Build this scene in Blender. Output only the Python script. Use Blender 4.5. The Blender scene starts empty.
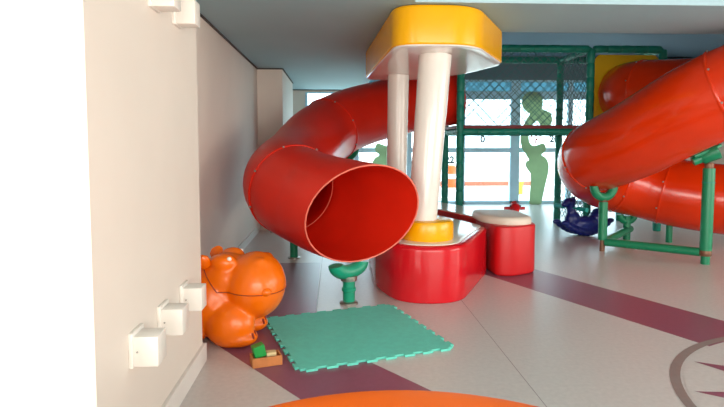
import bpy, bmesh, math, random
from mathutils import Vector, Matrix, Euler
PI = math.pi
random.seed(4)
scn = bpy.context.scene
COL = scn.collection

# ------------------------------------------------------------------ camera
CAM_Z = 1.32
cam_d = bpy.data.cameras.new('camera')
cam = bpy.data.objects.new('camera', cam_d)
COL.objects.link(cam)
cam.location = (0, 0, CAM_Z)
cam.rotation_euler = (math.radians(90 - 4.0), 0, math.radians(-2.76))
cam_d.sensor_width = 36
cam_d.lens = 560 / 724 * 36
cam_d.shift_y = -0.0308
cam_d.clip_start = 0.05
scn.camera = cam

# ------------------------------------------------------------------ world, lights, exposure
scn.view_settings.view_transform = 'Standard'
scn.view_settings.look = 'None'
scn.view_settings.gamma = 1
scn.view_settings.use_curve_mapping = False
scn.view_settings.exposure = 0.25

world = bpy.data.worlds.new('sky')
scn.world = world
world.use_nodes = True
wb = world.node_tree.nodes['Background']
wb.inputs['Color'].default_value = (0.68, 0.91, 1.0, 1)
wb.inputs['Strength'].default_value = 4.6


def area(name, loc, rot, sx, sy, power, col, portal=False):
    l = bpy.data.lights.new(name, 'AREA')
    l.shape = 'RECTANGLE'
    l.size, l.size_y = sx, sy
    l.energy = power
    l.color = col
    if portal:
        l.cycles.is_portal = True
    o = bpy.data.objects.new(name, l)
    COL.objects.link(o)
    o.location = loc
    o.rotation_euler = rot
    return o


# daylight through the glazed front of the room (behind the camera) and through the windows on its right side, plus an added fill at left
area('front_window_light', (2.2, -2.35, 1.35), (PI / 2, 0, 0), 5.0, 2.0, 235, (1.0, 0.94, 0.86))
area('side_window_light', (8.4, 1.6, 1.45), (PI / 2, 0, PI / 2), 6.0, 2.1, 205, (1.0, 0.94, 0.86))
area('left_front_fill_light', (-2.6, -2.35, 1.4), (PI / 2, 0, 0), 2.6, 2.0, 130, (1.0, 0.95, 0.88))  # added fill light that brightens the front face of the pier
# sky light entering through the rear glazing
area('rear_window_portal', (2.7, 11.6, 1.25), (PI / 2, 0, PI), 7.2, 2.6, 1, (1, 1, 1), portal=True)


# ------------------------------------------------------------------ materials
def lin(c):
    return tuple(((v / 255) / 12.92 if v / 255 <= 0.04045 else ((v / 255 + 0.055) / 1.055) ** 2.4) for v in c)


def material(name, rgb, rough=0.4, var=0.06, scale=6.0, coat=0.0, bump=0.0, bump_scale=60, spec=0.5, metal=0.0,
             translucent=0.0):
    m = bpy.data.materials.new(name)
    m.use_nodes = True
    nt = m.node_tree
    N, L = nt.nodes, nt.links
    b = N['Principled BSDF']
    c = lin(rgb)
    tc = N.new('ShaderNodeTexCoord')
    no = N.new('ShaderNodeTexNoise')
    no.inputs['Scale'].default_value = scale
    no.inputs['Detail'].default_value = 4
    L.new(tc.outputs['Object'], no.inputs['Vector'])
    ramp = N.new('ShaderNodeValToRGB')
    ramp.color_ramp.elements[0].position = 0.3
    ramp.color_ramp.elements[1].position = 0.7
    ramp.color_ramp.elements[0].color = (*[v * (1 - var) for v in c], 1)
    ramp.color_ramp.elements[1].color = (*[min(1, v * (1 + var)) for v in c], 1)
    L.new(no.outputs['Fac'], ramp.inputs['Fac'])
    L.new(ramp.outputs['Color'], b.inputs['Base Color'])
    b.inputs['Roughness'].default_value = rough
    b.inputs['Metallic'].default_value = metal
    b.inputs['Specular IOR Level'].default_value = spec
    b.inputs['Coat Weight'].default_value = coat
    b.inputs['Coat Roughness'].default_value = 0.08
    if bump:
        n2 = N.new('ShaderNodeTexNoise')
        n2.inputs['Scale'].default_value = bump_scale
        n2.inputs['Detail'].default_value = 3
        L.new(tc.outputs['Object'], n2.inputs['Vector'])
        bp = N.new('ShaderNodeBump')
        bp.inputs['Strength'].default_value = bump
        bp.inputs['Distance'].default_value = 0.01
        L.new(n2.outputs['Fac'], bp.inputs['Height'])
        L.new(bp.outputs['Normal'], b.inputs['Normal'])
    if translucent:
        tr = N.new('ShaderNodeBsdfTranslucent')
        L.new(ramp.outputs['Color'], tr.inputs['Color'])
        mx = N.new('ShaderNodeMixShader')
        mx.inputs['Fac'].default_value = translucent
        L.new(b.outputs['BSDF'], mx.inputs[1])
        L.new(tr.outputs['BSDF'], mx.inputs[2])
        L.new(mx.outputs['Shader'], N['Material Output'].inputs['Surface'])
    return m


def glass(name, tint=(1, 1, 1), gloss=0.06):
    m = bpy.data.materials.new(name)
    m.use_nodes = True
    nt = m.node_tree
    N, L = nt.nodes, nt.links
    N.remove(N['Principled BSDF'])
    t = N.new('ShaderNodeBsdfTransparent')
    t.inputs['Color'].default_value = (*tint, 1)
    g = N.new('ShaderNodeBsdfGlossy')
    g.inputs['Roughness'].default_value = 0.02
    mx = N.new('ShaderNodeMixShader')
    mx.inputs['Fac'].default_value = gloss
    L.new(t.outputs[0], mx.inputs[1])
    L.new(g.outputs[0], mx.inputs[2])
    L.new(mx.outputs[0], N['Material Output'].inputs['Surface'])
    return m


M = dict(
    wall=material('painted_wall', (228, 217, 206), 0.7, 0.02, 2, bump=0.05, bump_scale=90),
    ceiling=material('ceiling_paint', (154, 184, 192), 0.75, 0.02, 2),
    backlit_wall=material('backlit_wall_grey', (98, 116, 126), 0.6, 0.03, 3),
    lit_beam=material('lit_beam_paint', (176, 206, 216), 0.6, 0.02, 2),
    shaded_ceiling=material('shaded_ceiling_paint', (92, 116, 134), 0.7, 0.02, 2),
    gap=material('shadow_gap', (70, 62, 60), 0.8),
    skirting=material('skirting_paint', (228, 222, 216), 0.5, 0.02),
    floor=material('vinyl_floor', (206, 199, 195), 0.33, 0.05, 35, bump=0.02, bump_scale=40),
    purple=material('purple_vinyl', (140, 84, 104), 0.33, 0.05, 30),
    greyring=material('grey_vinyl', (140, 128, 124), 0.35, 0.05, 30),
    seam=material('vinyl_seam', (150, 135, 135), 0.5),
    red_tube=material('orange_red_plastic', (242, 46, 24), 0.28, 0.04, 3, translucent=0.25),
    orange_tube=material('orange_slide_plastic', (236, 58, 6), 0.2, 0.04, 3, coat=0.3, translucent=0.12),
    red_tube_dark=material('orange_red_flange', (214, 40, 14), 0.35, 0.04, 3),
    rim=material('pale_red_edge', (240, 120, 100), 0.4, 0.04, 3),
    red=material('red_plastic', (208, 22, 34), 0.16, 0.04, 3),
    red_matt=material('red_seat_plastic', (205, 24, 30), 0.42, 0.04, 3),
    yellow=material('yellow_plastic', (248, 178, 0), 0.25, 0.04, 3),
    white_gloss=material('white_gloss_plastic', (236, 230, 222), 0.12, 0.02, 3),
    white=material('white_plastic', (238, 232, 224), 0.35, 0.02, 3),
    cream=material('cream_vinyl_cushion', (226, 212, 196), 0.5, 0.03, 5, bump=0.05),
    green=material('green_foam_padding', (18, 134, 114), 0.5, 0.10, 9, bump=0.15, bump_scale=40),
    green_pipe=material('green_support_pipe', (14, 132, 92), 0.35, 0.06, 6),
    teal_pipe=material('teal_support_pipe', (16, 150, 116), 0.35, 0.06, 6),
    metal=material('zinc_clamp', (170, 165, 158), 0.35, 0.1, 20, metal=0.9),
    brass=material('bronze_joint', (128, 92, 72), 0.45, 0.12, 20, metal=0.4),
    net=material('net_cord', (84, 124, 128), 0.8, 0.1, 20),
    deck=material('maroon_deck_mat', (120, 34, 40), 0.6, 0.08, 8),
    panel_yellow=material('yellow_panel', (206, 166, 10), 0.4, 0.05, 3),  # dulled yellow: the shade on the panel is put into its colour
    mat=material('teal_foam', (104, 210, 190), 0.75, 0.05, 25, bump=0.12, bump_scale=140),
    orange=material('orange_plastic', (246, 112, 4), 0.25, 0.03, 3),
    orange_dark=material('orange_groove', (150, 48, 4), 0.5),
    black=material('black_paint', (20, 18, 18), 0.4),
    table=material('orange_table_plastic', (250, 104, 4), 0.35, 0.03, 3),
    wood=material('tan_wood', (196, 122, 66), 0.55, 0.15, 14),
    block_green=material('green_block', (20, 150, 62), 0.45),
    block_cream=material('cream_block', (226, 202, 150), 0.55),
    navy=material('navy_plastic', (10, 32, 112), 0.35, 0.05, 4),
    teal_grip=material('teal_grip', (20, 168, 160), 0.45),
    frame=material('pale_blue_window_frame', (190, 232, 252), 0.4, 0.03),
    sticker=material('green_cutout', (178, 198, 168), 0.6, 0.05, translucent=0.5),
    mark=material('grey_sticker', (104, 118, 128), 0.6),
    redmark=material('red_sticker', (214, 60, 60), 0.6),
    ground=material('pale_paving', (226, 214, 204), 0.8, 0.06, 2),
    terracotta=material('terracotta_kerb', (186, 108, 84), 0.8, 0.1, 6),
    pale=material('pale_render', (236, 228, 222), 0.8, 0.04, 2),
    barrel=material('orange_barrel', (245, 96, 30), 0.5),
    yellow_out=material('yellow_crate_plastic', (250, 214, 60), 0.5),
    pane=glass('window_glass', (0.97, 1.0, 1.0), 0.05),
    pane_blue=glass('blue_glass', (0.17, 0.28, 0.32), 0.05),
)


# ------------------------------------------------------------------ mesh helpers
class MB:
    def __init__(self):
        self.bm = bmesh.new()

    def faces(self, vs, fs):
        bv = [self.bm.verts.new(v) for v in vs]
        for f in fs:
            try:
                self.bm.faces.new([bv[i] for i in f])
            except ValueError:
                pass
        return bv

    def box(self, c, s, rot=None, bevel=0.0):
        x, y, z = (v / 2 for v in s)
        R = Euler(rot).to_matrix() if rot else Matrix.Identity(3)
        t = bmesh.new()
        bmesh.ops.create_cube(t, size=1)
        for v in t.verts:
            v.co = Vector((v.co.x * s[0], v.co.y * s[1], v.co.z * s[2]))
        if bevel:
            bmesh.ops.bevel(t, geom=t.edges[:], offset=bevel, segments=2, profile=0.5, affect='EDGES')
        self._merge(t, R, Vector(c))
        return self

    def _merge(self, t, R, c):
        mp = {}
        for v in t.verts:
            mp[v] = self.bm.verts.new(R @ v.co + c)
        for f in t.faces:
            self.bm.faces.new([mp[v] for v in f.verts])
        t.free()

    def cyl(self, p0, p1, r0, r1=None, n=20, cap=True):
        r1 = r0 if r1 is None else r1
        return self.sweep([p0, p1], [r0, r1], n, cap)

    def sweep(self, pts, rad, n=20, cap=True, closed=False):
        pts = [Vector(p) for p in pts]
        if not hasattr(rad, '__len__'):
            rad = [rad] * len(pts)
        rings = []
        prev = None
        for i, p in enumerate(pts):
            if closed:
                t = pts[(i + 1) % len(pts)] - pts[i - 1]
            else:
                t = pts[min(i + 1, len(pts) - 1)] - pts[max(i - 1, 0)]
            t.normalize()
            if prev is None:
                ref = Vector((0, 0, 1)) if abs(t.z) < 0.9 else Vector((1, 0, 0))
                u = t.cross(ref).normalized()
            else:
                u = (prev - t * prev.dot(t)).normalized()
            prev = u
            v = t.cross(u)
            rings.append([self.bm.verts.new(p + (u * math.cos(2 * PI * k / n) + v * math.sin(2 * PI * k / n)) * rad[i])
                          for k in range(n)])
        m = len(rings)
        for i in range(m if closed else m - 1):
            a, b = rings[i], rings[(i + 1) % m]
            for k in range(n):
                self.bm.faces.new([a[k], a[(k + 1) % n], b[(k + 1) % n], b[k]])
        if cap and not closed:
            self.bm.faces.new(rings[0][::-1])
            self.bm.faces.new(rings[-1])
        return self

    def lathe(self, prof, c=(0, 0, 0), n=32, R=None):
        """prof: list of (radius, z); axis z (rotated by R), closed with caps."""
        c = Vector(c)
        R = R or Matrix.Identity(3)
        rings = []
        for r, z in prof:
            if r < 1e-6:
                rings.append([self.bm.verts.new(R @ Vector((0, 0, z)) + c)])
            else:
                rings.append([self.bm.verts.new(R @ Vector((r * math.cos(2 * PI * k / n), r * math.sin(2 * PI * k / n), z)) + c)
                              for k in range(n)])
        for a, b in zip(rings, rings[1:]):
            if len(a) == 1 and len(b) == 1:
                continue
            for k in range(n):
                if len(a) == 1:
                    self.bm.faces.new([a[0], b[(k + 1) % n], b[k]])
                elif len(b) == 1:
                    self.bm.faces.new([a[k], a[(k + 1) % n], b[0]])
                else:
                    self.bm.faces.new([a[k], a[(k + 1) % n], b[(k + 1) % n], b[k]])
        if len(rings[0]) > 1:
            self.bm.faces.new(rings[0][::-1])
        if len(rings[-1]) > 1:
            self.bm.faces.new(rings[-1])
        return self

    def loft(self, loops):
        """loops: list of equal-length closed 3D loops, capped at both ends."""
        rs = [[self.bm.verts.new(p) for p in lp] for lp in loops]
        n = len(rs[0])
        for a, b in zip(rs, rs[1:]):
            for k in range(n):
                self.bm.faces.new([a[k], a[(k + 1) % n], b[(k + 1) % n], b[k]])
        self.bm.faces.new(rs[0][::-1])
        self.bm.faces.new(rs[-1])
        return self

    def prism(self, outline, z0, z1):
        return self.loft([[(x, y, z0) for x, y in outline], [(x, y, z1) for x, y in outline]])

    def ball(self, c, r, n=3, R=None):
        t = bmesh.new()
        bmesh.ops.create_icosphere(t, subdivisions=n, radius=1)
        rr = r if hasattr(r, '__len__') else (r, r, r)
        for v in t.verts:
            v.co = Vector((v.co.x * rr[0], v.co.y * rr[1], v.co.z * rr[2]))
        self._merge(t, R or Matrix.Identity(3), Vector(c))
        return self

    def build(self, name, mat, parent=None, smooth=True, angle=40):
        bmesh.ops.recalc_face_normals(self.bm, faces=self.bm.faces[:])
        me = bpy.data.meshes.new(name)
        self.bm.to_mesh(me)
        self.bm.free()
        if mat:
            me.materials.append(mat)
        if smooth:
            me.polygons.foreach_set('use_smooth', [True] * len(me.polygons))
            try:
                me.set_sharp_from_angle(angle=math.radians(angle))
            except Exception:
                pass
        o = bpy.data.objects.new(name, me)
        COL.objects.link(o)
        if parent:
            o.parent = parent
        return o


def tag(o, label, cat, group=None, kind=None):
    o['label'] = label
    o['category'] = cat
    if group:
        o['group'] = group
    if kind:
        o['kind'] = kind
    return o


def empty(name, label=None, cat=None, loc=(0, 0, 0), rz=0, group=None):
    o = bpy.data.objects.new(name, None)
    COL.objects.link(o)
    o.location = loc
    o.rotation_euler = (0, 0, rz)
    o.empty_display_size = 0.1
    if label:
        tag(o, label, cat, group)
    return o


def structure(o):
    o['kind'] = 'structure'
    return o


def copy_tree(o, parent=None):
    c = o.copy()
    COL.objects.link(c)
    c.parent = parent
    for ch in [k for k in bpy.data.objects if k.parent == o]:
        copy_tree(ch, c)
    return c


def rounded(poly, r, seg=6):
    """round the corners of a convex polygon"""
    out = []
    n = len(poly)
    for i in range(n):
        p = Vector(poly[i])
        a = (Vector(poly[i - 1]) - p)
        b = (Vector(poly[(i + 1) % n]) - p)
        ri = r[i] if hasattr(r, '__len__') else r
        d = min(ri, a.length * 0.48, b.length * 0.48)
        pa, pb = p + a.normalized() * d, p + b.normalized() * d
        for k in range(seg + 1):
            t = k / seg
            out.append(tuple(pa * (1 - t) ** 2 + p * 2 * t * (1 - t) + pb * t ** 2))
    return out


def inset(poly, d):
    n = len(poly)
    area2 = sum(poly[i][0] * poly[(i + 1) % n][1] - poly[(i + 1) % n][0] * poly[i][1] for i in range(n))
    s = 1 if area2 > 0 else -1
    out = []
    for i in range(n):
        t = Vector(poly[(i + 1) % n]) - Vector(poly[i - 1])
        t.normalize()
        nrm = Vector((-t.y, t.x)) * s
        out.append(tuple(Vector(poly[i]) + nrm * d))
    return out


def pad(poly, z0, z1, rb=0.02, rt=0.02, seg=5):
    """prism with rounded lower / upper rims"""
    lv = []
    if rb > 0:
        for k in range(seg + 1):
            a = PI / 2 * k / seg
            lv.append((rb * (1 - math.sin(a)), z0 + rb * (1 - math.cos(a))))
    else:
        lv.append((0, z0))
    if rt > 0:
        for k in range(seg + 1):
            a = PI / 2 * k / seg
            lv.append((rt * (1 - math.cos(a)), z1 - rt * (1 - math.sin(a))))
    else:
        lv.append((0, z1))
    return [[(x, y, z) for x, y in inset(poly, d)] for d, z in lv]


def catmull(pts, n=14):
    P = [Vector(p) for p in pts]
    P = [P[0] * 2 - P[1]] + P + [P[-1] * 2 - P[-2]]
    out = []
    for i in range(len(P) - 3):
        a, b, c, d = P[i:i + 4]
        for k in range(n):
            t = k / n
            out.append(0.5 * (2 * b + (c - a) * t + (2 * a - 5 * b + 4 * c - d) * t * t + (3 * b - a - 3 * c + d) * t ** 3))
    out.append(P[-2])
    return out


# ================================================================== THE SETTING
XW, XP = -1.14, -0.80          # left wall, face of the pier in front of it
YB = 11.7                      # rear glazing
XR = 8.55
YF = -2.5
ZC, ZR, ZN = 2.40, 3.12, 2.62  # low ceiling, raised bay over the play frame, front right bay
XC = 0.62                      # where the low ceiling on the left ends
YS0, YS1 = 4.40, 5.53          # the soffit beam

structure(MB().box(((XR - 4.3) / 2, (YF + YB) / 2, -0.05), (XR + 4.5, YB - YF + 0.3, 0.1)).build('floor', M['floor'], smooth=False))


def inlay(name, poly, h, mat):
    return structure(MB().prism(poly, 0.0, h).build(name, mat, smooth=False))


def strip(n, lo, hi, d, t0, t1):
    n, d = Vector(n), Vector(d)
    return [tuple(n * lo + d * t0), tuple(n * hi + d * t0), tuple(n * hi + d * t1), tuple(n * lo + d * t1)]


nl, dl = (0.803, 0.596), (0.596, -0.803)
inlay('floor_band', [(-1.12, 4.08), (-1.12, 5.0), tuple(Vector(nl) * 2.12 + Vector(dl) * -2.9)[0:2],
                     tuple(Vector(nl) * 2.12 + Vector(dl) * 1.6), tuple(Vector(nl) * 1.515 + Vector(dl) * 1.6)], 0.0006, M['purple'])
inlay('floor_band', [(-1.12, 4.6), (-0.15, 3.9), (-0.16, 6.08), (-1.12, 6.08)], 0.0008, M['purple'])
nr = Vector((1.602, 0.737)).normalized()
dr = Vector((nr.y, -nr.x))
RC = Vector((3.02, 2.35))
inlay('floor_band', strip(nr, nr.dot(Vector((1.719, 4.955))), nr.dot(Vector((2.132, 5.527))), dr, -9.0,
                          dr.dot(Vector((2.45, 3.42)))), 0.0006, M['purple'])
ring = MB()
for k in range(96):
    a0, a1 = 2 * PI * k / 96, 2 * PI * (k + 1) / 96
    q = [(RC.x + r * math.cos(a), RC.y + r * math.sin(a)) for r, a in ((1.251, a0), (1.305, a0), (1.305, a1), (1.251, a1))]
    ring.faces([(x, y, 0.0014) for x, y in q], [(0, 1, 2, 3)])
bmesh.ops.remove_doubles(ring.bm, verts=ring.bm.verts[:], dist=1e-5)
structure(ring.build('floor_ring', M['greyring'], smooth=False))
disc = MB()
disc.faces([(RC.x + 1.236 * math.cos(2 * PI * k / 96), RC.y + 1.236 * math.sin(2 * PI * k / 96), 0.0012) for k in range(96)], [tuple(range(96))])
structure(disc.build('floor_disc', M['floor'], smooth=False))
star = MB()
for k in range(16):
    a = math.radians(135.8 + 22.5 * k)
    u = Vector((math.cos(a), math.sin(a)))
    w = Vector((-u.y, u.x))
    tip = RC + u * 1.205
    b0, b1 = RC + u * 0.55 + w * 0.19, RC + u * 0.55 - w * 0.19
    star.faces([(p.x, p.y, 0.0018) for p in (tip, b0, RC + u * 0.35, b1)], [(0, 1, 2, 3)])
structure(star.build('floor_star', M['purple'], smooth=False))
for x in (-0.15, 1.05):
    inlay('floor_seam', [(x, 0.0), (x + 0.004, 0.0), (x + 0.004, 4.0 if x > 2 else 8), (x, 4.0 if x > 2 else 8)], 0.0004, M['seam'])

# walls
structure(MB().box((XW - 0.06, (3.33 + YB) / 2, 1.6), (0.12, YB - 3.33 + 0.2, 3.2)).build('wall_left', M['wall'], smooth=False))
structure(MB().box((XP - 1.7, (1.86 + 3.335) / 2, 1.6), (3.4, 3.335 - 1.86, 3.2)).build('wall_pier', M['wall'], smooth=False))
structure(MB().box(((XW - 0.77) / 2, 9.39, 1.6), (-0.77 - XW, 2.02, 3.2)).build('wall_column', M['wall'], smooth=False))
structure(MB().box((XR + 0.06, (YF + YB) / 2, 1.6), (0.12, YB - YF + 0.2, 3.2)).build('wall_right', M['wall'], smooth=False))
structure(MB().box((2.1, YF - 0.06, 1.6), (13.2, 0.12, 3.2)).build('wall_front', M['wall'], smooth=False))
structure(MB().box((-4.2, -0.3, 1.6), (0.12, 4.4, 3.2)).build('wall_far_left', M['wall'], smooth=False))
bw = MB()
bw.box(((XW - 0.61) / 2, YB + 0.06, 1.6), (-0.61 - XW, 0.12, 3.2))
bw.box(((XC - 0.61) / 2, YB + 0.06, 2.8), (XC + 0.61, 0.12, 0.9))
bw.box(((XR + 6.25) / 2, YB + 0.06, 1.6), (XR - 6.25, 0.12, 3.2))
structure(bw.build('wall_back', M['wall'], smooth=False))
structure(MB().box(((XC + XR) / 2, YB + 0.06, 2.92), (XR - XC, 0.12, 0.6)).build('wall_back_upper', M['backlit_wall'], smooth=False))  # darker than the other walls: backlit shade put into the colour
structure(MB().box(((XC + XR) / 2, YS0 - 0.006, (ZC + ZN) / 2), (XR - XC, 0.012, ZN - ZC)).build('trim_2', M['lit_beam'], smooth=False))  # beam face lighter than the ceiling: its front light is painted in
# ceiling with its soffit, one mesh
ce = MB()
ce.box(((XW + XC) / 2 - 1.7, (YF + YB) / 2, ZC + 0.45), (XC - XW + 3.4, YB - YF, 0.9))
ce.box(((XC + XR) / 2, (YS0 + YS1) / 2, ZC + 0.45), (XR - XC, YS1 - YS0, 0.9))
ce.box(((XC + XR) / 2, (YF + YS0) / 2, ZN + 0.34), (XR - XC, YS0 - YF, 0.68))
structure(MB().box(((XC + XR) / 2, (YS1 + YB) / 2, ZR + 0.09), (XR - XC, YB - YS1, 0.18)).build('ceiling_raised', M['shaded_ceiling'], smooth=False))  # the shade of this bay is put into the darker ceiling colour
structure(ce.build('ceiling', M['ceiling'], smooth=False))
# shadow gap between ceiling and walls
tr = MB()
tr.box((XW + 0.008, (3.33 + 8.38) / 2, ZC - 0.008), (0.016, 8.38 - 3.34, 0.016))
tr.box((-0.77 + 0.008, 9.39, ZC - 0.008), (0.016, 2.02, 0.016))
tr.box(((XW - 0.77) / 2, 8.372, ZC - 0.008), (-0.77 - XW, 0.016, 0.016))
tr.box(((XW + XC) / 2, YB - 0.008, ZC - 0.008), (XC - XW, 0.016, 0.016))
structure(tr.build('trim_1', M['gap'], smooth=False))
# skirting
sk = MB()
sk.box((XP + 0.01, (1.86 + 3.355) / 2, 0.055), (0.022, 3.355 - 1.86, 0.11), bevel=0.004)
sk.box(((XW + XP) / 2, 3.347, 0.055), (XP - XW, 0.022, 0.11), bevel=0.004)
structure(sk.build('baseboard_pier', M['skirting'], smooth=False))
structure(MB().box((XW + 0.008, (3.37 + 8.37) / 2, 0.05), (0.016, 5.0, 0.10)).build('baseboard_left', M['skirting'], smooth=False))

# rear glazing: six bays
XS = [-0.61, 0.45, 1.56, 2.69, 3.81, 4.99, 6.25]


def text_mesh(body, size, loc, mat, parent, name):
    cu = bpy.data.curves.new(name, 'FONT')
    cu.body = body
    cu.size = size
    cu.extrude = 0.001
    cu.offset = size * 0.045
    cu.align_x = 'CENTER'
    tmp = bpy.data.objects.new('tmp_text', cu)
    COL.objects.link(tmp)
    dg = bpy.context.evaluated_depsgraph_get()
    me = bpy.data.meshes.new_from_object(tmp.evaluated_get(dg))
    bpy.data.objects.remove(tmp)
    me.materials.clear()
    me.materials.append(mat)
    o = bpy.data.objects.new(name, me)
    COL.objects.link(o)
    o.rotation_euler = (PI / 2, 0, 0)
    o.location = loc
    o.parent = parent
    return o


wins = []
for i, (x0, x1) in enumerate(zip(XS, XS[1:])):
    w = structure(empty('window_%d' % (i + 1)))
    tall = i >= 1
    top = 2.62 if tall else 2.35
    f = MB()
    t = 0.05
    vw = 0.10 if i in (3, 4) else 0.06
    f.box((x0 + (0.1 if i == 4 else 0.05) / 2, YB + 0.05, top / 2), (0.1 if i == 4 else 0.05, 0.08, top))
    f.box((x1 - (0.1 if i == 3 else 0.05) / 2, YB + 0.05, top / 2), (0.1 if i == 3 else 0.05, 0.08, top))
    f.box(((x0 + x1) / 2, YB + 0.05, 0.035), (x1 - x0, 0.08, 0.07))
    f.box(((x0 + x1) / 2, YB + 0.05, 1.15), (x1 - x0 - 0.1, 0.07, 0.095))
    if tall:
        f.box(((x0 + x1) / 2, YB + 0.05, 2.30), (x1 - x0 - 0.1, 0.07, 0.17))
        f.box(((x0 + x1) / 2, YB + 0.05, 2.60), (x1 - x0 - 0.1, 0.07, 0.04))
    else:
        f.box(((x0 + x1) / 2, YB + 0.05, 2.338), (x1 - x0 - 0.1, 0.07, 0.024))
    f.build('frame', M['frame'], w, smooth=False)
    zs = [(0.07, 1.10), (1.20, 2.215 if tall else 2.326)]
    for z0, z1 in zs:
        MB().box(((x0 + x1) / 2, YB + 0.05, (z0 + z1) / 2), (x1 - x0 - 0.1, 0.008, z1 - z0)).build('pane', M['pane'], w, smooth=False)
    if tall:
        p = MB().box(((x0 + x1) / 2, YB + 0.05, 2.483), (x1 - x0 - 0.1, 0.008, 0.195)).build('transom_pane', M['pane_blue'], w, smooth=False)
        p['label'] = 'blue tinted transom pane'
    wins.append(w)
text_mesh('0', 0.20, (3.12, YB + 0.04, 1.315), M['mark'], wins[3], 'number_sticker')
text_mesh('22', 0.20, (2.42, YB + 0.04, 0.88), M['mark'], wins[2], 'number_sticker')
text_mesh('20', 0.20, (4.66, YB + 0.04, 1.32), M['mark'], wins[4], 'number_sticker')
tw = MB()
for a, b in (((4.26, 1.28), (4.27, 1.5)), ((4.27, 1.36), (4.40, 1.48)), ((4.16, 1.40), (4.19, 1.50))):
    tw.cyl((a[0], YB + 0.042, a[1]), (b[0], YB + 0.042, b[1]), 0.014, n=6)
tw.build('red_sticker', M['redmark'], wins[4])

# ------------------------------------------------------------------ outdoors
structure(MB().box((3, 32, -0.08), (80, 40.2, 0.1)).build('ground_outside', M['ground'], smooth=False))
tag(MB().box((3.9, 17.2, 0.03), (4.6, 0.3, 0.14), bevel=0.02).build('kerb', M['terracotta'], smooth=False),
    'low terracotta kerb on the bright paving outside the rear windows', 'kerb')
bar = empty('traffic_barrel', 'orange and white barrel standing outside the rear window behind the green posts', 'barrel', (3.42, 16.6, -0.03))
MB().lathe([(0.0, 0), (0.26, 0), (0.26, 0.05), (0.21, 0.06), (0.19, 0.62), (0.15, 0.66), (0, 0.66)]).build('barrel_body', M['barrel'], bar)
MB().lathe([(0.0, 0.26), (0.212, 0.26), (0.207, 0.40), (0, 0.40)]).build('white_band', M['pale'], bar)
yc = empty('crate', 'small yellow crate outside the rear window left of the green cutout', 'crate', (4.72, 14.3, -0.03))
MB().box((0, 0, 0.15), (0.26, 0.22, 0.3), bevel=0.02).build('crate_body', M['yellow_out'], yc)
MB().box((0, 0, 0.31), (0.29, 0.25, 0.03), bevel=0.01).build('rim', M['yellow_out'], yc)

# ================================================================== GREEN CUTOUTS ON THE GLASS
FIG = [(524, 95), (529, 91.5), (535, 91.5), (541, 95), (543, 102), (541, 109), (545, 110), (551, 113), (553, 119), (551, 125), (545, 127),
       (540, 124), (537.5, 119.5), (533, 124), (529, 129), (528.5, 134), (529.4, 143), (534, 146.6), (539.5, 145), (544, 143), (547, 146.6),
       (546, 152), (541.4, 155), (547, 158), (550, 164), (550, 172), (547, 185), (543.5, 203), (543, 206), (531.5, 206), (531.5, 203), (533, 174.5), (530, 171),
       (526.6, 166), (527.5, 161.5), (531, 160.5), (526.6, 154), (521.5, 146), (521, 134), (523, 126), (527, 119), (531, 114), (526, 111),
       (522, 106), (521.5, 100)]


def cutout(name, label, flip, xc, YY):
    pts = []
    for px, py in FIG:
        x = (px - 536) / 560 * YY
        z = 1.32 - (py - 142) / 560 * YY
        pts.append((xc + (-x if flip else x), max(z, 0.005)))
    # smooth the traced outline
    pts = inset(pts, -0.008)
    for _ in range(1):
        sm = []
        for i in range(len(pts)):
            a, b = pts[i], pts[(i + 1) % len(pts)]
            sm += [(a[0] * .75 + b[0] * .25, a[1] * .75 + b[1] * .25), (a[0] * .25 + b[0] * .75, a[1] * .25 + b[1] * .75)]
        pts = sm
    m = MB()
    m.loft([[(x, YY - 0.006, z) for x, z in pts], [(x, YY + 0.006, z) for x, z in pts]])
    m.bm.normal_update()
    bmesh.ops.triangulate(m.bm, faces=[f for f in m.bm.faces if len(f.verts) > 4], ngon_method='EAR_CLIP')
    return tag(m.build(name, M['sticker'], smooth=False), label, 'cutout', 'green plant cutouts at the rear glass')


cutout('plant_cutout', 'pale green curling plant cutout on the rear glass, right of the white poles', False, 4.21, 11.62)
cutout('plant_cutout', 'pale green curling plant cutout on the rear glass, mostly hidden behind the thinner white pole', True, 1.06, 11.62)

# ================================================================== PLAY FRAME
X1, X2, X3 = 1.81, 3.71, 4.78
Y1, Y2 = 8.05, 9.15
ZT, ZD = 2.66, 1.50
pf = empty('climbing_tower', 'tall green padded play frame with net and deck in front of the rear windows', 'play structure', ((X1 + X2) / 2, Y1, 0))


def loc(o_, root):
    return Vector(o_) - Vector(root.location)


def padded(p0, p1, r=0.056, step=0.2, n=14):
    p0, p1 = Vector(p0), Vector(p1)
    L = (p1 - p0).length
    k = max(1, round(L / step))
    pts, rad = [], []
    for i in range(k):
        for f, rr in ((0.0, 0.86), (0.05, 0.98), (0.5, 1.03), (0.95, 0.98)):
            pts.append(p0.lerp(p1, (i + f) / k))
            rad.append(r * rr)
    pts.append(p1)
    rad.append(r * 0.86)
    return MB().sweep(pts, rad, n)


def fr(p):
    return loc(p, pf)


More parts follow.
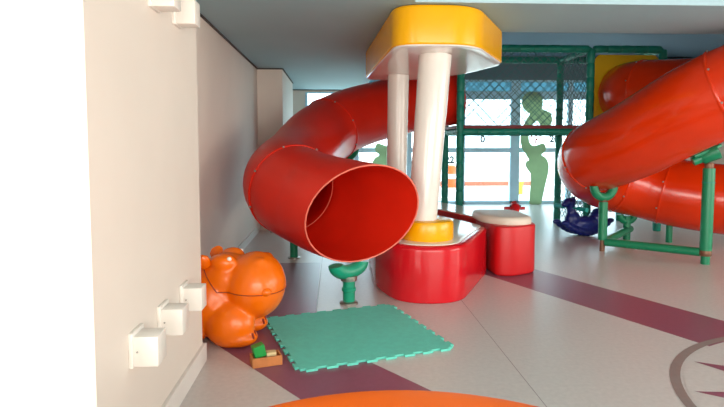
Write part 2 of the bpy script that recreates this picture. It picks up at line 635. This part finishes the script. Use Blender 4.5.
for x in (X1, X2, X3):
    for y in (Y1, Y2):
        padded(fr((x, y, 0)), fr((x, y, ZT))).build('post', M['green'], pf)
for y in (Y1, Y2):
    for a, b in ((X1, X2), (X2, X3)):
        padded(fr((a + 0.04, y, ZT)), fr((b - 0.04, y, ZT)), 0.055).build('top_beam', M['green'], pf)
        padded(fr((a + 0.04, y, ZD - 0.03)), fr((b - 0.04, y, ZD - 0.03)), 0.05).build('deck_beam', M['green'], pf)
for x in (X1, X2, X3):
    padded(fr((x, Y1 + 0.04, ZT)), fr((x, Y2 - 0.04, ZT)), 0.045).build('top_beam', M['green'], pf)
    padded(fr((x, Y1 + 0.04, ZD - 0.03)), fr((x, Y2 - 0.04, ZD - 0.03)), 0.045).build('deck_beam', M['green'], pf)
MB().box(fr(((X1 + X3) / 2, (Y1 + Y2) / 2, ZD + 0.04)), (X3 - X1 + 0.06, Y2 - Y1 + 0.08, 0.05), bevel=0.01).build('deck', M['deck'], pf)


def net(p0, ux, W, H, cell=0.085, r=0.0048):
    """diamond net in the plane spanned by ux and z"""
    p0, ux = Vector(p0), Vector(ux)
    uz = Vector((0, 0, 1))
    nrm = ux.cross(uz)
    m = MB()
    for sgn in (1, -1):
        c = -H if sgn == 1 else 0
        lim = W if sgn == 1 else W + H
        while c < lim:
            # line x = c + sgn*z
            zs = sorted(((0 - c) * sgn, (W - c) * sgn))
            z0, z1 = max(0, zs[0]), min(H, zs[1])
            if z1 - z0 > 0.01:
                a = p0 + ux * (c + sgn * z0) + uz * z0
                b = p0 + ux * (c + sgn * z1) + uz * z1
                m.cyl(a, b, r, n=4, cap=False)
            c += cell * 1.414 / 1.0
    return m


net(fr((X1 + 0.05, Y1, ZD + 0.07)), (1, 0, 0), X2 - X1 - 0.1, ZT - ZD - 0.12).build('net', M['net'], pf, smooth=False)
net(fr((X1 + 0.05, Y2, ZD + 0.07)), (1, 0, 0), X2 - X1 - 0.1, ZT - ZD - 0.12, 0.12).build('net', M['net'], pf, smooth=False)
net(fr((X2, Y1 + 0.05, ZD + 0.07)), (0, 1, 0), Y2 - Y1 - 0.1, ZT - ZD - 0.12).build('net', M['net'], pf, smooth=False)
net(fr((X2, Y1 + 0.05, 0.1)), (0, 1, 0), Y2 - Y1 - 0.1, ZD - 0.18).build('net', M['net'], pf, smooth=False)
# yellow panel with the round slide opening
pn = MB()
cx, cz, rr = 4.24, 2.02, 0.408
hw = (X3 - X2 - 0.12) / 2
N = 48
outer, inner = [], []
for k in range(N):
    a = 2 * PI * k / N
    ca, sa = math.cos(a), math.sin(a)
    s = min(hw / abs(ca) if abs(ca) > 1e-6 else 9, (0.54) / abs(sa) if abs(sa) > 1e-6 else 9)
    outer.append((cx + ca * s, cz + 0.02 + sa * s))
    inner.append((cx + ca * rr, cz + sa * rr))
vs, fs = [], []
for y in (Y1 - 0.015, Y1 + 0.015):
    vs += [fr((x, y, z)) for x, z in outer] + [fr((x, y, z)) for x, z in inner]
for k in range(N):
    j = (k + 1) % N
    fs += [(k, j, N + j, N + k), (2 * N + k, 3 * N + k, 3 * N + j, 2 * N + j), (k, 2 * N + k, 2 * N + j, j), (N + k, N + j, 3 * N + j, 3 * N + k)]
pn.faces(vs, fs)
q = pn.build('slide_panel', M['panel_yellow'], pf, smooth=False)
q['label'] = 'yellow panel with round slide opening'


# ================================================================== TUBE SLIDES
def tube_rings(path, r, n=40):
    out = []
    for i, p in enumerate(path):
        t = (path[min(i + 1, len(path) - 1)] - path[max(i - 1, 0)]).normalized()
        u = t.cross(Vector((0, 0, 1))).normalized()
        v = u.cross(t)
        out.append([(p, (u * math.cos(2 * PI * k / n) + v * math.sin(2 * PI * k / n)), t) for k in range(n)])
    return out


def shell(rings, r, th, cut=None, cut_n=None):
    """hollow tube section with wall thickness; the first ring can be sliced by a slanted plane."""
    m = MB()
    layers = []
    for rad in (r, r - th):
        lay = []
        for i, rg in enumerate(rings):
            row = []
            for p, d, t in rg:
                q = p + d * rad
                if i == 0 and cut_n is not None:
                    q = q + t * (-(q - cut).dot(cut_n) / t.dot(cut_n))
                row.append(m.bm.verts.new(q))
            lay.append(row)
        layers.append(lay)
    o, s = layers
    n = len(o[0])
    for lay, fl in ((o, False), (s, True)):
        for a, b in zip(lay, lay[1:]):
            for k in range(n):
                f = [a[k], a[(k + 1) % n], b[(k + 1) % n], b[k]]
                m.bm.faces.new(f[::-1] if fl else f)
    for i in (0, -1):
        for k in range(n):
            m.bm.faces.new([o[i][k], o[i][(k + 1) % n], s[i][(k + 1) % n], s[i][k]])
    return m


def flange(ring_, r, w=0.03, h=0.012):
    m = MB()
    n = len(ring_)
    rows = []
    for off, rad in ((-w / 2, r - 0.004), (-w / 2, r + h * .7), (-w / 4, r + h), (w / 4, r + h), (w / 2, r + h * .7), (w / 2, r - 0.004)):
        rows.append([m.bm.verts.new(p + d * rad + t * off) for p, d, t in ring_])
    for a, b in zip(rows, rows[1:] + rows[:1]):
        for k in range(n):
            m.bm.faces.new([a[k], a[(k + 1) % n], b[(k + 1) % n], b[k]])
    return m


bolt_mesh = MB().ball((0, 0, 0), 0.011, 2).build('bolt', M['metal']).data
bpy.data.objects.remove(bpy.data.objects['bolt'])


def slide(root, pts, r, cuts, cut_n=None, bolts=True, mat='red_tube'):
    n = 14
    path = [p - Vector(root.location) for p in catmull(pts, n)]
    rings = tube_rings(path, r)
    idx = [round(c * n) for c in cuts]
    for a, b in zip(idx, idx[1:]):
        sel = rings[a:b + 1]
        if a == 0 and cut_n is not None:
            sel = [rings[0]] + [rg for rg in sel[1:] if (rg[0][0] - path[0]).length > 0.27]
            # keep the first stretch straight
            t0 = (path[1] - path[0]).normalized()
            sel[0] = [(p, d, t0) for p, d, t in sel[0]]
            shell(sel, r, 0.009, path[0], cut_n).build('tube_section', M[mat], root)
        else:
            shell(sel, r, 0.009).build('tube_section', M[mat], root)
    for c in (idx[1:2] if cut_n is not None else []):
        sm2 = MB().sweep([p + d * (r - 0.010) for p, d, t in rings[c]], 0.004, 6, closed=True).build('inner_seam', M['rim'], root)
        sm2['label'] = 'pale seam inside the tube'
    if cut_n is not None:
        t0 = (path[1] - path[0]).normalized()
        lip = []
        for p, d, t in rings[0]:
            q = p + d * (r - 0.0045)
            lip.append(q + t0 * (-(q - path[0]).dot(cut_n) / t0.dot(cut_n)))
        rim = MB().sweep(lip, 0.0065, 8, closed=True).build('mouth_rim', M['rim'], root)
        rim['label'] = 'pale pink cut edge of the mouth'
    for c in idx[1:-1]:
        f = flange(rings[c], r).build('flange', M[mat], root)
        if bolts:
            for k in range(0, 40, 5):
                p, d, t = rings[c][k + 2]
                b = bpy.data.objects.new('bolt', bolt_mesh)
                COL.objects.link(b)
                b.location = p + d * (r + 0.010) - t * 0.02
                b.parent = f
    return path


def pipe(root, pts, r, name='support_pipe', mat=None, n=18):
    return MB().sweep([loc(p, root) for p in pts], r, n).build(name, mat or M['green_pipe'], root)


def elbow(root, c, d, mat, reach=0.10, h=0.11, r=0.042):
    """saddle arm: leaves the pipe head sideways and turns up against the tube."""
    c, d = Vector(c), Vector((d[0], d[1], 0)).normalized()
    pts = [c + d * (reach * math.sin(t)) * 1.0 + Vector((0, 0, h * (1 - math.cos(t)))) for t in [i * PI / 2 / 8 for i in range(9)]]
    return MB().sweep([loc(p, root) for p in pts], r, 16).build('saddle_arm', mat, root)


def collar(root, p, r, h, mat, name='pipe_joint'):
    return MB().lathe([(0, 0), (r * .9, 0), (r, h * .15), (r, h * .85), (r * .9, h), (0, h)], loc(p, root), 20).build(name, mat, root)


# --- left slide
Lpts = [(.22, 4.41, .743), (-.13, 4.83, .80), (-.45, 5.35, .92), (-.398, 6.4, 1.093), (-.191, 7.2, 1.384), (.236, 7.75, 1.637), (.963, 8.3, 1.852), (1.78, 8.6, 2.0)]
ls = empty('tube_slide', 'red tube slide with open mouth facing the green foam mat', 'tube slide', (0.11, 4.52, 0))
slide(ls, Lpts, 0.42, [0, 1.75, 4.35, 5.8, 7], cut_n=Vector((-0.235, 0.91, 0.335)))
pipe(ls, [(0.11, 4.52, 0.015), (0.11, 4.52, 0.27)], 0.050, 'support_post', M['teal_pipe'])
MB().lathe([(0, 0), (0.075, 0), (0.075, 0.012), (0.056, 0.02), (0, 0.02)], (0, 0, 0), 24).build('base_plate', M['metal'], ls)
sd = Vector((0.78, 0.63, 0))
for s in (1, -1):
    elbow(ls, (0.11, 4.52, 0.262), sd * s, M['teal_pipe'], 0.14, 0.07, 0.06)
collar(ls, (0.11, 4.52, 0.10), 0.058, 0.035, M['teal_pipe'])
MB().lathe([(0, 0), (0.066, 0), (0.068, 0.01), (0.068, 0.04), (0, 0.05)], loc((0.11, 4.52, 0.19), ls), 24).build('clamp', M['metal'], ls)
pipe(ls, [(-0.471, 6.344, 0.015), (-0.471, 6.344, 0.70)], 0.045, 'support_post', M['green_pipe'])
MB().lathe([(0, 0), (0.07, 0), (0.07, 0.012), (0, 0.02)], loc((-0.471, 6.344, 0), ls), 20).build('base_plate', M['metal'], ls)
# post under the upper run, seen in the gap below the tube
pipe(ls, [(0.20, 7.68, 0.015), (0.20, 7.68, 1.20)], 0.06, 'support_post', M['green_pipe'])
for s in (1, -1):
    elbow(ls, (0.20, 7.68, 1.13), Vector((0.6, -0.8, 0)) * s, M['green_pipe'], 0.13, 0.12, 0.05)

# --- right slide
Rpts = [(4.24, 7.99, 2.02), (4.26, 7.6, 2.0), (4.7, 7.25, 1.98), (5.4, 7.0, 2.0), (5.8, 6.4, 2.05), (5.35, 5.45, 2.08), (4.45, 5.0, 2.03), (3.80, 5.42, 1.78),
        (3.4, 6.2, 1.355), (3.27, 6.9, 1.10), (3.6, 7.35, .88), (4.1, 7.3, .75), (4.55, 7.0, .64), (5.1, 6.6, .58)]
rs = empty('tube_slide', 'large orange red spiral tube slide winding down on green pipe supports at the right', 'tube slide', (3.235, 6.58, 0))
slide(rs, Rpts, 0.44, [0, 1.0, 3, 5, 6.95, 8.85, 10.4, 11.6, 13], mat='orange_tube')
GP = M['green_pipe']
# left support post with saddle
lp = Vector((3.235, 6.577, 0))
pipe(rs, [lp + Vector((0, 0, .0)), lp + Vector((0, 0, .16))], 0.03, 'pipe_foot', M['brass'])
pipe(rs, [lp + Vector((0, 0, .14)), lp + Vector((0, 0, .60))], 0.052, 'support_post', GP)
collar(rs, lp + Vector((0, 0, .60)), 0.04, 0.09, M['brass'])
for s in (1, -1):
    elbow(rs, lp + Vector((0, 0, .655)), Vector((1, 0.1, 0)) * s, GP, 0.13, 0.14, 0.05)
# right support post with clamp
rp = Vector((4.006, 5.812, 0))
pipe(rs, [rp + Vector((0, 0, .0)), rp + Vector((0, 0, .10))], 0.045, 'pipe_foot', GP)
collar(rs, rp + Vector((0, 0, .09)), 0.058, 0.07, M['brass'])
pipe(rs, [rp + Vector((0, 0, .15)), rp + Vector((0, 0, 1.04))], 0.060, 'support_post', GP)
collar(rs, rp + Vector((0, 0, .88)), 0.064, 0.015, M['green'])
collar(rs, rp + Vector((0, 0, 1.03)), 0.045, 0.07, M['brass'])
MB().sweep([loc(p, rs) for p in ((3.828, 5.82, 1.107), (3.893, 5.80, 1.143), (3.915, 5.80, 1.155), (4.045, 5.74, 1.226))], [0.045, 0.05, 0.075, 0.085], 20).build('saddle_arm', GP, rs)
MB().box(loc((3.936, 5.78, 1.226), rs), (0.30, 0.12, 0.035), rot=(0, -0.42, -0.1), bevel=0.01).build('saddle_plate', GP, rs)
# rails near the floor
pipe(rs, [(3.26, 6.55, .115), (3.97, 5.85, .125)], 0.047, 'floor_rail', GP)
pipe(rs, [(3.27, 6.6, .115), (4.05, 7.45, .13)], 0.047, 'floor_rail', GP)
pipe(rs, [(3.95, 7.35, .0), (3.95, 7.35, .32)], 0.047, 'support_post', GP)
elbow(rs, (3.95, 7.35, .25), (1, 0, 0), GP, 0.10, 0.09, 0.045)
elbow(rs, (3.95, 7.35, .25), (-1, 0, 0), GP, 0.10, 0.09, 0.045)
pipe(rs, [(4.40, 7.12, .0), (4.40, 7.12, .24)], 0.04, 'support_post', GP)

# ================================================================== KIOSK (canopy on two poles over a seat-high base)
kx, ky = 0.95, 5.5
kiosk = empty('play_kiosk', 'red base with two white poles carrying a yellow rimmed canopy under the ceiling', 'play kiosk', (kx, ky, 0))


def kp(poly):
    return [(x - kx, y - ky) for x, y in poly]


cano = rounded(kp([(.47, 4.43), (1.12, 4.42), (1.66, 5.50), (1.46, 6.3), (.95, 6.95), (.36, 6.85)]), [.22, .26, .16, .3, .3, .16], 8)
bse = rounded(kp([(.52, 4.47), (1.02, 4.44), (1.55, 5.56), (1.20, 6.58), (.70, 6.85), (.37, 6.3), (.36, 5.0)]), [.30, .32, .12, .3, .3, .3, .3], 8)
# canopy: yellow band (ring) and glossy white soffit
cb = MB()
lv = pad(cano, 2.085, ZC - 0.003, 0.02, 0.03)
cb.loft(lv)
cb.build('canopy', M['yellow'], kiosk)
so = [[(x, y, z) for x, y in inset(cano, d)] for d, z in ((0.012, 2.088), (0.016, 2.078), (0.04, 2.072), (0.09, 2.074))]
sf = MB().loft(so).build('canopy_soffit', M['white_gloss'], kiosk)
sf['label'] = 'glossy white underside'
MB().loft(pad(bse, 0.0, 0.472, 0.015, 0.04)).build('base', M['red'], kiosk)
bt = MB().loft(pad(inset(bse, 0.06), 0.45, 0.479, 0, 0.008)).build('base_top', M['white_gloss'], kiosk)
bt['label'] = 'glossy white top'
P1, P1t = Vector((.752, 4.85, .479)), Vector((.875, 4.90, 2.075))
P2, P2t = Vector((.70, 6.40, .479)), Vector((.72, 6.38, 2.075))
for a, b, r0, r1 in ((P1, P1t, 0.125, 0.142), (P2, P2t, 0.112, 0.120)):
    MB().cyl(loc(a, kiosk), loc(b, kiosk), r0, r1, 40).build('pole', M['white_gloss'], kiosk)
    MB().lathe([(0, 0), (0.223, 0), (0.23, 0.015), (0.23, 0.135), (0.22, 0.16), (0.20, 0.167), (0, 0.167)], loc(a + Vector((0.055 if a is P1 else 0, 0, 0)), kiosk), 48).build('pole_collar', M['yellow'], kiosk)

# ================================================================== CURVED BENCH
bench = empty('curved_bench', 'curved red bench with white top and thick cream end cushion behind the kiosk', 'bench', (1.76, 5.8, 0))
bpath = catmull([(1.77, 5.95, 0), (1.69, 6.25, 0), (1.52, 6.7, 0), (1.35, 7.1, 0), (1.1, 7.6, 0)], 8)
lft, rgt = [], []
for i, p in enumerate(bpath):
    t = (bpath[min(i + 1, len(bpath) - 1)] - bpath[max(i - 1, 0)]).normalized()
    nn = Vector((-t.y, t.x, 0))
    w = 0.24
    lft.append(p + nn * w)
    rgt.append(p - nn * w)


def ribbon(z0, z1, shrink):
    m = MB()
    rows = []
    for a, b in zip(lft, rgt):
        d = (b - a).normalized() * shrink
        q = [a + d, b - d]
        rows.append([m.bm.verts.new(loc((p.x, p.y, z), bench)) for p, z in ((q[0], z0), (q[1], z0), (q[1], z1), (q[0], z1))])
    for a, b in zip(rows, rows[1:]):
        for k in range(4):
            m.bm.faces.new([a[k], a[(k + 1) % 4], b[(k + 1) % 4], b[k]])
    m.bm.faces.new(rows[0])
    m.bm.faces.new(rows[-1][::-1])
    return m


ribbon(0.0, 0.475, 0.06).build('bench_body', M['red_matt'], bench, angle=50)
ribbon(0.475, 0.495, 0.0).build('top_edge', M['red_matt'], bench, angle=50)
tp = ribbon(0.495, 0.507, 0.012).build('bench_top', M['white_gloss'], bench, angle=50)
blk = rounded([(x - 1.76, y - 5.8) for x, y in [(1.58, 5.36), (1.74, 5.33), (2.04, 5.50), (2.05, 6.1), (1.54, 6.1)]], [.13, .13, .13, .1, .1], 8)
cus = rounded([(x - 1.76, y - 5.8) for x, y in [(1.50, 5.66), (1.70, 5.40), (2.0, 5.48), (2.02, 6.12), (1.50, 6.2)]], [.2, .2, .2, .2, .2], 8)
MB().loft(pad(blk, 0.0, 0.495, 0.03, 0.02)).build('end_block', M['red_matt'], bench)
MB().loft(pad(cus, 0.49, 0.572, 0.015, 0.045)).build('cushion', M['cream'], bench)

# ================================================================== WALL CUBES ON THE PIER
CUBES = [((2.165, 0.445), 'white wall cube low on the pier, nearest the camera'),
         ((2.515, 0.447), 'white wall cube low on the pier, middle of the lower row'),
         ((2.88, 0.447), 'white wall cube low on the pier, beside the orange hippo'),
         ((2.50, 1.905), 'white wall cube high on the pier, cut by the top of the picture'),
         ((2.86, 1.905), 'white wall cube high on the pier, next to the ceiling edge')]


def cube_proto():
    r = empty('wall_cube')
    MB().box((0.008, 0.055, 0.066), (0.016, 0.135, 0.138), bevel=0.003).build('back_plate', M['white'], r)
    m = MB()
    m.box((0.062, 0.055, 0.06), (0.095, 0.11, 0.12), bevel=0.004)
    m.build('cube_body', M['white'], r)
    MB().lathe([(0, 0), (0.004, 0), (0.004, 0.002), (0, 0.002)], (0.03, -0.001, 0.06), 10, Euler((PI / 2, 0, 0)).to_matrix()).build('screw', M['metal'], r)
    return r


pr = cube_proto()
for i, ((y, z), lab) in enumerate(CUBES):
    o = pr if i == 0 else copy_tree(pr)
    o.location = (XP, y, z)
    tag(o, lab, 'wall cube', 'white cubes on the pier')


# ================================================================== HIPPO TOY BOX
def voxel(mb, size, smooth_it=6):
    """fuse the balls of mb into one continuous skin"""
    o = mb.build('tmp_voxel', None)
    rm = o.modifiers.new('r', 'REMESH')
    rm.mode = 'VOXEL'
    rm.voxel_size = size
    sm = o.modifiers.new('s', 'SMOOTH')
    sm.iterations = smooth_it
    sm.factor = 0.5
    dg = bpy.context.evaluated_depsgraph_get()
    me = bpy.data.meshes.new_from_object(o.evaluated_get(dg))
    bpy.data.objects.remove(o)
    return me


def mesh_obj(name, me, mat, parent):
    me.materials.clear()
    me.materials.append(mat)
    me.polygons.foreach_set('use_smooth', [True] * len(me.polygons))
    o = bpy.data.objects.new(name, me)
    me.name = name
    COL.objects.link(o)
    o.parent = parent
    return o


hip = empty('hippo_toy_box', 'orange plastic hippo toy box standing behind the white pier', 'toy box', (-0.728, 3.75, 0), math.radians(-6))
hip.scale = (0.975, 0.975, 0.975)
full = MB()
full.ball((-0.12, 0, 0.27), (0.25, 0.24, 0.26))          # barrel of the body
full.ball((0.0, 0, 0.42), (0.20, 0.19, 0.17))            # head
full.ball((0.20, 0, 0.375), (0.205, 0.235, 0.228))       # muzzle
for s in (1, -1):
    full.ball((0.06, 0.15 * s, 0.14), (0.17, 0.125, 0.155))  # front feet
    full.ball((0.10, 0.15 * s, 0.06), (0.15, 0.115, 0.065))
    full.ball((-0.22, 0.13 * s, 0.12), (0.13, 0.12, 0.13))
    full.ball((0.01, 0.11 * s, 0.55), (0.085, 0.07, 0.06))  # brows
    full.ball((0.25, 0.09 * s, 0.557), (0.05, 0.045, 0.025))   # nostrils
fm = voxel(full, 0.012, 8)
# flatten the underside on the floor
for v in fm.vertices:
    v.co.z = max(v.co.z, 0.0)
hb = mesh_obj('body', fm, M['orange'], hip)
# lid = the part of the same skin above the mouth line
lm = bmesh.new()
lm.from_mesh(fm)
for v in lm.verts:
    v.co += v.normal * 0.004
cuts = []
for co, no in (((0, 0, 0.368), (0.03, 0, 1)), ((-0.01, 0, 0.37), (1.15, 0, 0.9))):
    g = bmesh.ops.bisect_plane(lm, geom=lm.verts[:] + lm.edges[:] + lm.faces[:], plane_co=co, plane_no=Vector(no).normalized(), clear_inner=True)
bnd = [e for e in lm.edges if e.is_boundary]
segs = [(e.verts[0].co.copy(), e.verts[1].co.copy()) for e in bnd]
bmesh.ops.holes_fill(lm, edges=bnd, sides=0)
lme = bpy.data.meshes.new('lid')
lm.to_mesh(lme)
lm.free()
lid = mesh_obj('lid', lme, M['orange'], hip)
sm_ = MB()
for a, b in segs:
    if (a - b).length > 1e-4:
        sm_.cyl(a, b, 0.0035, n=6, cap=False)
sm_.build('mouth_groove', M['orange_dark'], hip)
for s in (1, -1):
    e_ = MB().lathe([(0, -0.05), (0.035, -0.045), (0.05, -0.01), (0.052, 0.02), (0.035, 0.045), (0.0, 0.05)], (-0.115, 0.15 * s, 0.56), 20,
                    Euler((0.5 * -s, -0.5, 0)).to_matrix() @ Matrix.Diagonal((1, .55, 1)))
    e_.build('ear', M['orange'], hip)
    MB().ball((0.062, 0.148 * s, 0.582), 0.016, 2).build('eye', M['white'], hip)
    MB().ball((0.31, 0.182 * s, 0.375), (0.04, 0.035, 0.03), 2).build('tooth', M['orange'], hip)
    for k in (-0.035, 0.02):
        MB().box((0.232, 0.15 * s + k - 0.03, 0.09), (0.014, 0.008, 0.04), rot=(0, -0.2, 0), bevel=0.003).build('toe_groove', M['orange_dark'], hip)

# ================================================================== FOAM MAT
mat_c = Vector((0.115, 3.785))
ang = math.radians(18.3)
S, nT, dT = 1.0, 8, 0.024
side = []
w = S / nT
for i in range(nT):
    x = -S / 2 + i * w
    for fx, fy in ((0, 0), (0.30, 0), (0.22, 1), (0.78, 1), (0.70, 0)):
        side.append((x + fx * w, fy * dT))
outl = []
for k in range(4):
    a = PI / 2 * k
    for x, y in side:
        px, py = x, -S / 2 - y
        outl.append((px * math.cos(a) - py * math.sin(a), px * math.sin(a) + py * math.cos(a)))
mt = MB()
mt.prism(outl, 0.002, 0.016)
mt.bm.normal_update()
bmesh.ops.triangulate(mt.bm, faces=[f for f in mt.bm.faces if len(f.verts) > 4], ngon_method='EAR_CLIP')
mo = mt.build('foam_mat', M['mat'], smooth=False)
mo.location = (mat_c.x, mat_c.y, 0)
mo.rotation_euler = (0, 0, ang)
tag(mo, 'square teal foam puzzle mat with toothed edges on the floor', 'mat')

# ================================================================== TRAY AND BLOCKS
tc = Vector((-0.415, 3.28, 0.002))
ta = math.radians(18)
tray = empty('wooden_tray', 'small tan wooden tray on the floor beside the mat', 'tray', tc, ta)
MB().box((0, 0, 0.006), (0.176, 0.10, 0.012)).build('tray_floor', M['wood'], tray, smooth=False)
for c, s in (((0, -0.046, 0.03), (0.176, 0.010, 0.054)), ((0, 0.046, 0.03), (0.176, 0.010, 0.054)),
             ((-0.083, 0, 0.03), (0.010, 0.082, 0.054)), ((0.083, 0, 0.03), (0.010, 0.082, 0.054))):
    MB().box(c, s, bevel=0.002).build('tray_side', M['wood'], tray, smooth=False)


def in_tray(p):
    return tc + Matrix.Rotation(ta, 3, 'Z') @ Vector(p)


b1 = MB().box((0, 0, 0), (0.068, 0.06, 0.07), bevel=0.003).build('toy_block', M['block_green'], smooth=False)
b1.location = in_tray((-0.042, 0.004, 0.085))
b1.rotation_euler = (0.0, -0.22, ta + 0.1)
tag(b1, 'green toy block leaning in the wooden tray', 'block')
b2 = MB().box((0, 0, 0), (0.058, 0.05, 0.05), bevel=0.003).build('toy_block', M['block_cream'], smooth=False)
b2.location = in_tray((0.032, 0.006, 0.044))
b2.rotation_euler = (0.0, 0.0, ta - 0.1)
tag(b2, 'cream wooden toy block lying in the tray', 'block')


# ================================================================== ROCKERS
def rocker(name, label, col, grip, location, rz, handle_dy=0.26, hz=0.405):
    r = empty(name, label, 'rocker', location, rz, None)
    m = MB()
    for s in (1, -1):
        for i in range(13):
            t = -1 + i / 6
            m.ball((0.40 * t, 0.085 * s, 0.055 + 0.15 * t * t), (0.07, 0.045, 0.055 * (1.1 - 0.4 * t * t)), 2)
    m.ball((0.0, 0, 0.17), (0.27, 0.11, 0.11))
    m.ball((-0.22, 0, 0.25), (0.09, 0.11, 0.09))
    m.ball((-0.25, 0, 0.31), (0.06, 0.10, 0.07))
    m.ball((0.2, 0, 0.24), (0.12, 0.09, 0.12))
    for i in range(6):
        m.ball((0.20 + 0.01 * i, 0, 0.26 + 0.04 * i), (0.075 - 0.003 * i, 0.06, 0.06), 2)
    m.ball((0.26, 0, 0.485), (0.10, 0.065, 0.062))
    m.ball((0.345, 0, 0.455), (0.05, 0.045, 0.042))
    m.ball((0.20, 0, 0.53), (0.025, 0.05, 0.035), 2)
    me = voxel(m, 0.014, 5)
    for v in me.vertices:
        v.co.z = max(v.co.z, 0.0)
    mesh_obj('rocker_body', me, M[col], r)
    MB().cyl((0.235, -handle_dy, hz), (0.235, handle_dy, hz), 0.014, n=14).build('handlebar', M[grip], r)
    for s in (1, -1):
        MB().cyl((0.235, s * (handle_dy - 0.16), hz), (0.235, s * (handle_dy + 0.01), hz), 0.030 if grip == 'teal_grip' else 0.02, n=16).build('grip', M[grip], r)
        MB().ball((0.285, 0.058 * s, 0.505), 0.014, 2).build('eye', M['black'], r)
    return r


rocker('rocking_toy', 'navy blue rocking toy with teal hand grips under the orange spiral slide', 'navy', 'teal_grip', (3.52, 7.72, 0), math.radians(198), 0.30)
rocker('rocking_toy', 'red rocking toy with handlebar peeping up behind the cream bench cushion', 'red_matt', 'red_matt', (2.335, 7.3, 0), math.radians(-97), 0.12, 0.47)

# ================================================================== ROUND TABLE IN THE FOREGROUND
tb = empty('round_table', 'round bright orange plastic table cut off by the bottom of the picture', 'table', (0.153, 0.85, 0))
Rt, zt = 0.716, 0.613
prof = [(0, zt - 0.045)] + [(Rt - 0.022 + 0.022 * math.cos(a), zt - 0.022 + 0.022 * math.sin(a)) for a in [(-90 + 15 * i) * PI / 180 for i in range(13)]] + [(Rt - 0.06, zt - 0.002), (0, zt - 0.002)]
MB().lathe(prof, n=96).build('tabletop', M['table'], tb)
for k in range(4):
    a = PI / 4 + PI / 2 * k
    MB().cyl((0.46 * math.cos(a), 0.46 * math.sin(a), zt - 0.045), (0.52 * math.cos(a), 0.52 * math.sin(a), 0.0), 0.038, 0.028, 20).build('leg', M['table'], tb)
